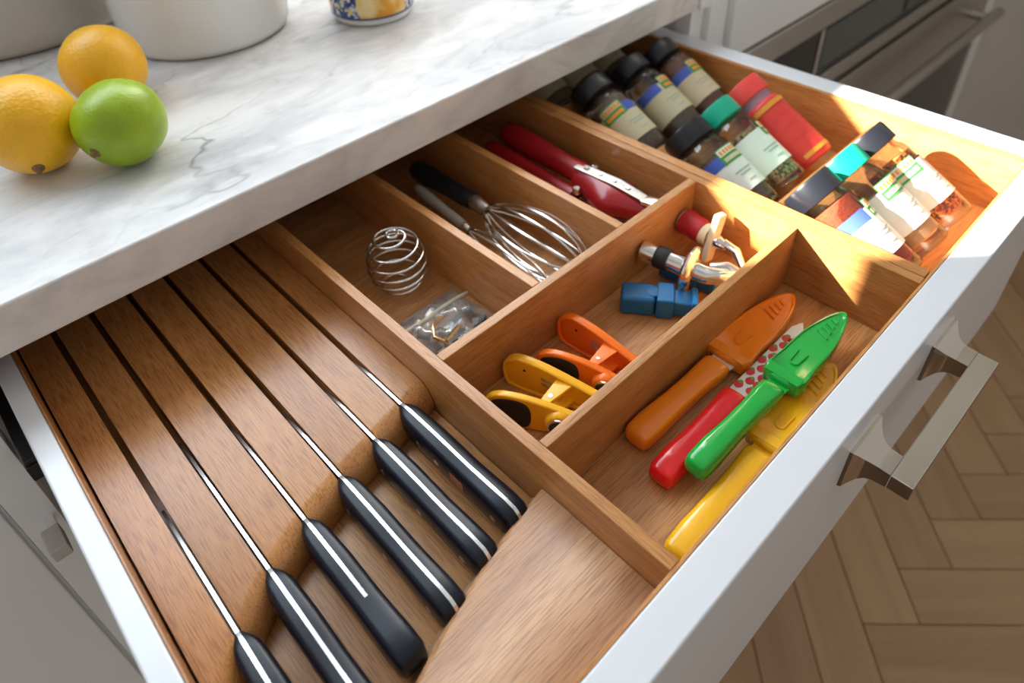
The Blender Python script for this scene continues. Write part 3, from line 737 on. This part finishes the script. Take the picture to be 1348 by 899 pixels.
def whisk(label, b0, b1, f1, far, zb, zf, rh, wr, m_h, nl, wire, ferr):
    t = thing('whisk', label, 'whisk', ((b0[0]+far[0])/2, (b0[1]+far[1])/2, ZB), 'whisks in the drawer compartment')
    p0, p1, p2, p3 = Vector((*b0, zb)), Vector((*b1, zb*0.7+zf*0.3)), Vector((*f1, zb*0.6+zf*0.4)), Vector((*far, zf))
    a = (p1-p0).normalized(); L = (p1-p0).length
    finish('handle', lathe(B(), [(rh*0.35, 0), (rh*0.75, 0.006), (rh*1.0, 0.025), (rh*1.02, L*0.3), (rh*0.86, L*0.6), (rh*0.9, L*0.9), (rh*0.8, L)], p0, a, 20), m_h, t, smooth=60)
    a2 = (p2-p1).normalized(); L2 = (p2-p1).length
    finish('ferrule', lathe(B(), [(ferr, 0), (ferr*1.05, L2*0.3), (ferr*0.95, L2*0.7), (ferr*0.8, L2)], p1, a2, 18), m_steel, t)
    d = (p3-p2); Lw = d.length; d.normalize(); e1, e2 = frame(d)
    for k in range(nl):
        an = math.pi*k/nl + 0.2; rad = e1*math.cos(an) + e2*math.sin(an)
        pts = []
        for q in range(41):
            s = -1 + q/20
            u = 1-abs(s)**2.2 if False else math.cos(s*math.pi/2)
            prog = (1-abs(s))                       # 0 at ferrule, 1 at tip
            x = Lw*math.sin(prog*math.pi/2)**1.0
            w = wr*(math.sin(min(1, (1-prog))*math.pi)**0.0)*math.copysign(1, s)*(math.sin(math.pi*(prog**0.75)))**0.9 if 0 < prog < 1 else 0
            w += ferr*0.5*math.copysign(1, s)*(1-prog)
            p = p2 + d*(x*(1-0.03*k/nl)) + rad*w
            p.z = max(p.z, ZB+wire+0.001)
            pts.append(p)
        finish('wire_loop', tube(B(), pts, wire, 6), m_chrome, t, smooth=60)
    return t
whisk('large balloon whisk with a thick black handle, in the middle rear compartment', (0.925, 1.42), (0.937, 1.185), (0.934, 1.130), (0.938, 0.805), -0.085, -0.098, 0.029, 0.066, m_black, 6, 0.0030, 0.020)
whisk('small steel whisk with a slim metal handle, beside the large black-handled whisk', (0.882, 1.36), (0.868, 1.145), (0.866, 1.125), (0.850, 0.83), -0.100, -0.130, 0.0145, 0.036, plain('dull_grey_handle', (0.40, 0.36, 0.32), 0.4), 4, 0.0024, 0.011)

def opener():
    t = thing('can_opener', 'dark red two-handled can opener with a chrome head, in the compartment beside the spices', 'can opener', (1.18, 1.06, ZB))
    def grip(p0, p1, r):
        p0, p1 = Vector(p0), Vector(p1); a = (p1-p0).normalized(); L = (p1-p0).length
        return finish('handle', lathe(B(), [(r*0.5, 0), (r*0.9, 0.01), (r*1.08, 0.04), (r*1.05, L*0.4), (r*0.92, L*0.8), (r*1.0, L)], p0, a, 20), m_darkred, t, smooth=60)
    grip((1.222, 1.37, -0.078), (1.205, 1.045, -0.080), 0.033)
    grip((1.160, 1.38, -0.108), (1.150, 1.030, -0.112), 0.025)
    # flared red head halves either side of a chrome spine
    secs = []
    for y, w0, w1, h in ((1.055, -0.034, 0.030, 0.032), (1.02, -0.038, 0.032, 0.036), (0.98, -0.050, 0.040, 0.038), (0.94, -0.064, 0.062, 0.038), (0.915, -0.064, 0.068, 0.036), (0.88, -0.044, 0.044, 0.032), (0.84, -0.028, 0.030, 0.026), (0.81, -0.020, 0.022, 0.020)):
        xc = 1.196; zc = -0.088
        secs.append([(xc+w0, y, zc-0.3*h), (xc+w0*0.6, y, zc-h), (xc+w1*0.6, y, zc-h), (xc+w1, y, zc-0.3*h), (xc+w1*0.92, y, zc+0.35*h), (xc+w1*0.35, y, zc+h), (xc+w0*0.35, y, zc+h), (xc+w0*0.92, y, zc+0.35*h)])
    finish('head_shell', loft(B(), secs), m_darkred, t, smooth=60)
    finish('head_plate', prism(B(), [(1.182, 1.065, -0.056), (1.212, 1.065, -0.056), (1.213, 0.93, -0.048), (1.210, 0.81, -0.058), (1.184, 0.81, -0.058), (1.181, 0.93, -0.048)], (0, 0, 0.007)), m_steel, t, 0.003)
    for y in (1.03, 0.985, 0.94, 0.895): finish('plate_boss', lathe(B(), [(0.008, 0), (0.006, 0.004)], (1.196, y, -0.045), (0, 0, 1), 12), m_chrome, t)
    finish('tip', obox(B(), (1.198, 0.823, -0.052), (0.017, 0, 0), (0, 0.022, -0.004), (0, 0.002, 0.007)), m_chrome, t, 0.004, 3)
    finish('pin', lathe(B(), [(0.012, 0), (0.012, 0.012), (0.009, 0.016)], (1.232, 1.035, -0.070), (0.2, 0, 1), 14), m_chrome, t)
    finish('pin', lathe(B(), [(0.011, 0), (0.011, 0.012), (0.008, 0.016)], (1.146, 1.020, -0.092), (0, 0, 1), 14), m_chrome, t)
    finish('jaw', obox(B(), (1.140, 0.985, -0.118), (0.012, 0, 0), (0, 0.050, -0.004), (0, 0, 0.012)), m_chrome, t, 0.003)
    finish('blade', obox(B(), (1.250, 0.86, -0.120), (0.010, -0.008, 0), (-0.01, 0.055, 0), (0, 0, 0.018)), m_chrome, t, 0.002)
opener()

# ------------------------------------------------------------------ spice rack and jars
TA = math.radians(27.5)
AX = Vector((0, math.cos(TA), math.sin(TA))); NX = Vector((0, -math.sin(TA), math.cos(TA)))
sr = thing('spice_rack', 'tiered oak spice rack insert along the right side of the drawer', 'spice rack', (1.6, 0.9, ZB))
sbox('side_board', m_oak_y, sr, 1.304, 1.332, FY1+0.002, 1.92, ZB+0.0005, -0.001, bevel=bd)
JR = 0.064; JL = 0.292
cols_x = (1.420, 1.555, 1.693)
rows_y = (0.302, 0.655, 1.000, 1.355)
for i, y0 in enumerate(rows_y):
    bot = Vector((0, y0, -0.122)) - NX*(JR+0.004)
    a = bot - AX*0.03; b = bot + AX*(0.30 if i < 3 else 0.40)
    zlo = ZB+0.001
    pts = [(1.3325, a.y, max(a.z, zlo)), (1.3325, b.y, b.z), (1.3325, b.y, b.z-0.014), (1.3325, a.y+0.02, zlo)]
    a2z = max(a.z, zlo)
    yz = a.y + (a2z-a.z)/math.tan(TA)
    pts = [(1.3325, yz, a2z), (1.3325, b.y, b.z), (1.3325, b.y, b.z-0.016), (1.3325, yz+0.036, zlo)]
    finish('ramp_board', prism(B(), pts, (0.546, 0, 0)), m_oak_x, sr)
def jar(label, xc, y0, cap_m, content, label_m, z0=-0.122, band=None, badge=1, dim=False, tin=False, fill=0.80, twist=0.0):
    z0 += (y0 - min(rows_y, key=lambda q: abs(q-y0)))*math.tan(TA)
    o = Vector((xc, y0, z0))
    t = thing('spice_jar', label, 'spice jar', tuple(o - NX*JR), 'spice jars in the rack')
    X = Vector((1, 0, 0)); e = (X, NX)
    capL = 0.062
    body = JL - capL
    if tin:
        finish('body', lathe(B(), [(JR*0.9, 0), (JR*0.97, 0.006), (JR*0.97, body-0.026), (JR*0.90, body-0.018), (JR*0.80, body-0.016)], o, AX, 36, e=e), m_redlabel, t, smooth=50)
        finish('neck', lathe(B(), [(JR*0.84, body-0.018), (JR*0.84, body+0.024)], o, AX, 36, e=e), plain('mauve_seal', (0.42, 0.22, 0.27), 0.4), t)
    else:
        finish('glass_body', lathe(B(), [(JR*0.90, 0), (JR*0.98, 0.005), (JR, 0.014), (JR, body-0.03), (JR*0.95, body-0.012), (JR*0.84, body-0.002), (JR*0.80, body+0.012)], o, AX, 36, e=e), m_glass, t, smooth=50)
        finish('contents', lathe(B(), [(JR*0.82, 0.024), (JR*0.93, 0.030), (JR*0.93, body*fill), (JR*0.5, body*fill+0.004)], o, AX, 32, e=e), content, t, smooth=50)
    # ridged cap
    secs = []
    for r, h in ((0.93, body+0.008), (0.99, body+0.010), (0.99, body+capL-0.008), (0.95, body+capL-0.001), (0.88, body+capL)):
        secs.append([o + AX*h + (X*math.cos(2*math.pi*k/72) + NX*math.sin(2*math.pi*k/72))*JR*(r - (0.0025 if k % 2 else 0)*(1 if 0.011 < h-body+0.002 < capL-0.004 else 0)) for k in range(72)])
    finish('cap', loft(B(), secs), cap_m, t, smooth=50)
    # wrap-around label and its printed pieces; angle 90 deg = straight up off the rack
    def wrap(name, mat, h0, h1, a0, a1, lift, par, seg=None):
        seg = max(6, int(abs(a1-a0)/2.5))
        bm = B(); rows = []
        for r in (JR+lift, JR+lift+0.0006):
            for h in (h0, h1):
                rows.append([bm.verts.new(o + AX*h + (X*math.cos(math.radians(a0+(a1-a0)*k/seg)) + NX*math.sin(math.radians(a0+(a1-a0)*k/seg)))*r) for k in range(seg+1)])
        i0, i1, o0, o1 = rows
        for k in range(seg):
            for q in ((o0[k], o0[k+1], o1[k+1], o1[k]), (i0[k], i1[k], i1[k+1], i0[k+1]), (i0[k], i0[k+1], o0[k+1], o0[k]), (i1[k], o1[k], o1[k+1], i1[k+1])): bm.faces.new(q)
        bm.faces.new((i0[0], o0[0], o1[0], i1[0])); bm.faces.new((i0[-1], i1[-1], o1[-1], o0[-1]))
        return finish(name, bm, mat, par, smooth=60)
    if tin:
        lb = wrap('label', m_redlabel, 0.012, body-0.030, 10, 190, -0.0010, t)
        wrap('stripe', m_labelorange, 0.016, 0.028, 60, 150, 0.0004, lb); wrap('stripe', m_labelorange, body-0.046, body-0.032, 60, 165, 0.0014, lb)
        for h in (0.075, 0.115, 0.150): wrap('print_line', m_capred, h, h+0.002, 70, 140, 0.0004, lb)
        return t
    h0, h1 = 0.058, body-0.062
    lb = wrap('label', label_m, h0, h1, -10+twist, 200+twist, 0.0006, t)
    if band:
        a0, a1 = band
        wrap('blue_band', m_labelblue, h1-0.026, h1+0.004, a0+twist, a1+twist, 0.0014, lb)
    if badge:
        c = 92 + twist + (badge if badge != 1 else 0)
        bd_ = wrap('badge', m_labelgreen, h1-0.028, h1+0.018, c-32, c+32, 0.0018, lb)
        wrap('badge_field', m_labelc if label_m is m_labelc else m_labelw, h1-0.004, h1+0.015, c-29, c+29, 0.0026, lb)
        for k in range(6): wrap('lettering', m_labelorange, h1-0.001, h1+0.011, c-26+k*9, c-20+k*9, 0.0034, lb, 3)
        wrap('badge_stripe', m_labelorange if label_m is m_labelc else m_labelc, h1-0.022, h1-0.011, c-26, c+26, 0.0026, lb)
    for k, (h, aa, bb) in enumerate(((h0+0.050, 70, 120), (h0+0.040, 78, 112), (h0+0.018, 84, 104))):
        wrap('print_line', m_print, h, h+0.004, aa+twist, bb+twist, 0.0014, lb, 6)
    return t
r = rows_y
jar('front spice jar with black cap and red powder, next to the oak divider', cols_x[0], r[0], m_black, m_paprika, m_labelw, band=(95, 190), badge=-40, fill=0.93)
jar('front spice jar with green cap and pale tan contents, between two black-capped jars', cols_x[1], r[0], m_capgreen, m_tan, m_labelw, badge=4, fill=0.72)
jar('front spice jar with black cap and orange chili flakes, by the right drawer side', cols_x[2], r[0], m_black, m_chili, m_labelw, band=(20, 62), badge=40, fill=0.86)
jar('black-capped jar of brown pepper in the second row, beside the oak divider', cols_x[0]+0.010, r[1]-0.005, m_black, m_pepper, m_labelw, band=(110, 190), badge=-2)
jar('green-capped jar of speckled seeds in the second row, left of the red jar', cols_x[1]+0.01, r[1], m_capgreen, m_seed, m_labelw, badge=-45)
jar('red spice tin with red cap in the second row', cols_x[2]+0.022, r[1]+0.01, m_capred, m_paprika, m_redlabel, tin=True)
jar('black-capped jar in the third row, beside the oak divider, cream label', 1.450, r[2], m_black, m_pepper, m_labelc, band=(60, 140), badge=40, fill=0.88)
jar('black-capped jar in the middle of the third row, cream label', 1.622, r[2], m_black, m_pepper, m_labelc, band=(110, 180), badge=-22, fill=0.7)
jar('black-capped jar of reddish spice in the third row, by the drawer side', 1.765, r[2], m_black, plain('reddish_spice', (0.20, 0.075, 0.045), 0.7, noise=0.2), m_labelc, band=(105, 180), badge=-20, fill=0.93)
jar('rearmost spice jar beside the oak divider, dim under the worktop edge', 1.470, r[3], m_black, m_pepper, m_labelc, badge=0)
jar('rearmost spice jar in the middle, dim under the worktop edge', 1.612, r[3], m_black, m_clove, m_labelc, badge=0)
jar('rearmost spice jar by the drawer side, dim under the worktop edge', 1.752, r[3], m_black, m_pepper, m_labelc, badge=0)

# ------------------------------------------------------------------ fruit and pots on the worktop
ZT = 0.1905
def fruit(name, label, cat, c, axis, prof, m, stem=True):
    a = Vector(axis).normalized(); c = Vector(c)
    rmax = max(p[0] for p in prof)
    t = thing(name, label, cat, (c.x, c.y, ZT))
    n = 26; secs_p = []
    # smooth the profile
    H = [p[1] for p in prof]
    for k in range(n+1):
        h = prof[0][1] + (prof[-1][1]-prof[0][1])*(0.5-0.5*math.cos(math.pi*k/n))
        secs_p.append((interp(h, [(b, r_) for r_, b in prof]), h))
    for _ in range(2): secs_p = [secs_p[0]] + [((secs_p[i-1][0]+2*secs_p[i][0]+secs_p[i+1][0])/4, secs_p[i][1]) for i in range(1, n)] + [secs_p[-1]]
    bm = lathe(B(), secs_p, c, a, 40)
    for v in bm.verts:
        d = (v.co - c); v.co = c + d*(1 + 0.025*mn.noise(v.co*14))
    lowest = min(v.co.z for v in bm.verts)
    dz = ZT - lowest
    for v in bm.verts: v.co.z += dz
    finish('peel', bm, m, t, smooth=80)
    if stem:
        e = c + a*prof[-1][1] + Vector((0, 0, dz))
        finish('stem_end', lathe(B(), [(0.013, -0.006), (0.0115, 0.0), (0.0065, 0.0015), (0.0060, 0.008), (0.003, 0.010)], e, a, 12), m_stem, t)
    return t
lem = [(0.004, -0.118), (0.020, -0.113), (0.042, -0.100), (0.075, -0.072), (0.095, -0.035), (0.101, 0.0), (0.094, 0.040), (0.072, 0.075), (0.040, 0.100), (0.026, 0.112), (0.016, 0.118), (0.003, 0.120)]
fruit('lemon', 'lemon at the left edge with its stem end facing the viewer', 'lemon', (0.158, 1.660, 0.29), (-0.26, -0.86, -0.40), lem, m_lemon)
fruit('lemon', 'lemon partly hidden behind the green lime', 'lemon', (0.372, 1.835, 0.29), (0.42, 0.80, 0.30), [(a*0.96, b*0.95) for a, b in lem], m_lemon)
fruit('lime', 'round green lime in front of the two lemons', 'lime', (0.300, 1.540, 0.28), (-0.80, -0.50, -0.20), [(0.004, -0.094), (0.03, -0.090), (0.060, -0.072), (0.082, -0.042), (0.090, 0.0), (0.083, 0.042), (0.060, 0.073), (0.03, 0.089), (0.004, 0.0925)], m_lime)
def pot(name, label, cat, c, r, h, m, foot=None, prof=None):
    t = thing(name, label, cat, (c[0], c[1], ZT))
    o = (c[0], c[1], ZT+0.0006)
    p = prof or [(r*0.90, 0), (r*0.955, 0.006), (r*0.985, 0.022), (r, 0.05), (r, h*0.5), (r, h-0.012), (r*0.99, h), (r*0.955, h), (r*0.945, h-0.02), (r*0.945, 0.03), (r*0.9, 0.02)]
    finish('body', lathe(B(), p, o, (0, 0, 1), 72), m, t, smooth=50)
    return t, o
t, o = pot('canister', 'white ceramic canister on the worktop, cut off by the top edge', 'canister', (0.735, 2.105), 0.238, 0.62, m_ceramic)
finish('foot_ring', lathe(B(), [(0.217, -0.0003), (0.217, 0.004), (0.21, 0.006)], o, (0, 0, 1), 60), plain('raw_foot', (0.30, 0.24, 0.20), 0.7), t)
t, o = pot('canister', 'large warm grey canister in the upper left corner behind the lemons', 'canister', (0.36, 2.66), 0.36, 0.75, m_potgrey)
finish('foot_ring', lathe(B(), [(0.33, -0.0003), (0.33, 0.005), (0.315, 0.006)], o, (0, 0, 1), 60), plain('dark_foot', (0.08, 0.065, 0.055), 0.6), t)
# painted pot: white foot, yellow panels, blue pattern
m_pp, nt, b = new_mat('painted_majolica')
tcn = N(nt, 'ShaderNodeTexCoord')
v1 = N(nt, 'ShaderNodeTexVoronoi'); v1.inputs['Scale'].default_value = 300; nt.links.new(tcn.outputs['Object'], v1.inputs['Vector'])
r1 = N(nt, 'ShaderNodeValToRGB'); r1.color_ramp.interpolation = 'CONSTANT'
cs = [(0.0, (0.02, 0.03, 0.14)), (0.30, (0.62, 0.62, 0.62)), (0.46, (0.06, 0.09, 0.28)), (0.62, (0.55, 0.56, 0.60)), (0.78, (0.10, 0.16, 0.36)), (0.92, (0.62, 0.55, 0.10))]
while len(r1.color_ramp.elements) < len(cs): r1.color_ramp.elements.new(0.5)
for e_, (p_, c_) in zip(r1.color_ramp.elements, cs): e_.position = p_; e_.color = (*c_, 1)
sp = N(nt, 'ShaderNodeSeparateColor'); nt.links.new(v1.outputs['Color'], sp.inputs[0]); nt.links.new(sp.outputs[0], r1.inputs['Fac'])
n1 = N(nt, 'ShaderNodeTexNoise'); n1.inputs['Scale'].default_value = 42; nt.links.new(tcn.outputs['Object'], n1.inputs['Vector'])
r2 = N(nt, 'ShaderNodeValToRGB'); e = r2.color_ramp.elements; e[0].position = 0.42; e[0].color = (0.72, 0.33, 0.02, 1); e[1].position = 0.66; e[1].color = (0.80, 0.62, 0.30, 1)
nt.links.new(n1.outputs['Fac'], r2.inputs['Fac'])
# panels alternate around the pot
gr = N(nt, 'ShaderNodeTexGradient', gradient_type='RADIAL'); nt.links.new(tcn.outputs['Object'], gr.inputs['Vector'])
mm = N(nt, 'ShaderNodeMath', operation='MULTIPLY'); mm.inputs[1].default_value = 3.0; nt.links.new(gr.outputs['Fac'], mm.inputs[0])
nz = N(nt, 'ShaderNodeMath', operation='MULTIPLY_ADD'); nz.inputs[1].default_value = 0.18; nt.links.new(n1.outputs['Fac'], nz.inputs[0]); nt.links.new(mm.outputs[0], nz.inputs[2])
fr = N(nt, 'ShaderNodeMath', operation='FRACT'); nt.links.new(nz.outputs[0], fr.inputs[0])
gt = N(nt, 'ShaderNodeMath', operation='GREATER_THAN'); gt.inputs[1].default_value = 0.42; nt.links.new(fr.outputs[0], gt.inputs[0])
mxp = N(nt, 'ShaderNodeMix', data_type='RGBA'); nt.links.new(gt.outputs[0], mxp.inputs[0]); nt.links.new(r1.outputs[0], mxp.inputs[6]); nt.links.new(r2.outputs[0], mxp.inputs[7])
nt.links.new(mxp.outputs[2], b.inputs['Base Color']); b.inputs['Roughness'].default_value = 0.2
R0 = 0.123
t, o = pot('painted_pot', 'small ceramic pot painted yellow and blue, at the top edge of the worktop', 'pot', (1.128, 1.825), R0, 0.26, m_pp,
           prof=[(R0*0.90, 0.024), (R0*0.985, 0.026), (R0, 0.04), (R0*1.0, 0.26), (R0*0.94, 0.26), (R0*0.93, 0.05)])
finish('foot', lathe(B(), [(R0*0.84, 0), (R0*0.92, 0.004), (R0*0.945, 0.014), (R0*0.93, 0.0215), (R0*0.9, 0.024)], o, (0, 0, 1), 48), m_ceramic, t, smooth=60)
finish('rim_line', lathe(B(), [(R0*0.95, 0.0222), (R0*0.995, 0.0235), (R0*0.998, 0.0285), (R0*0.95, 0.029)], o, (0, 0, 1), 48), plain('blue_line', (0.05, 0.06, 0.16), 0.3), t)
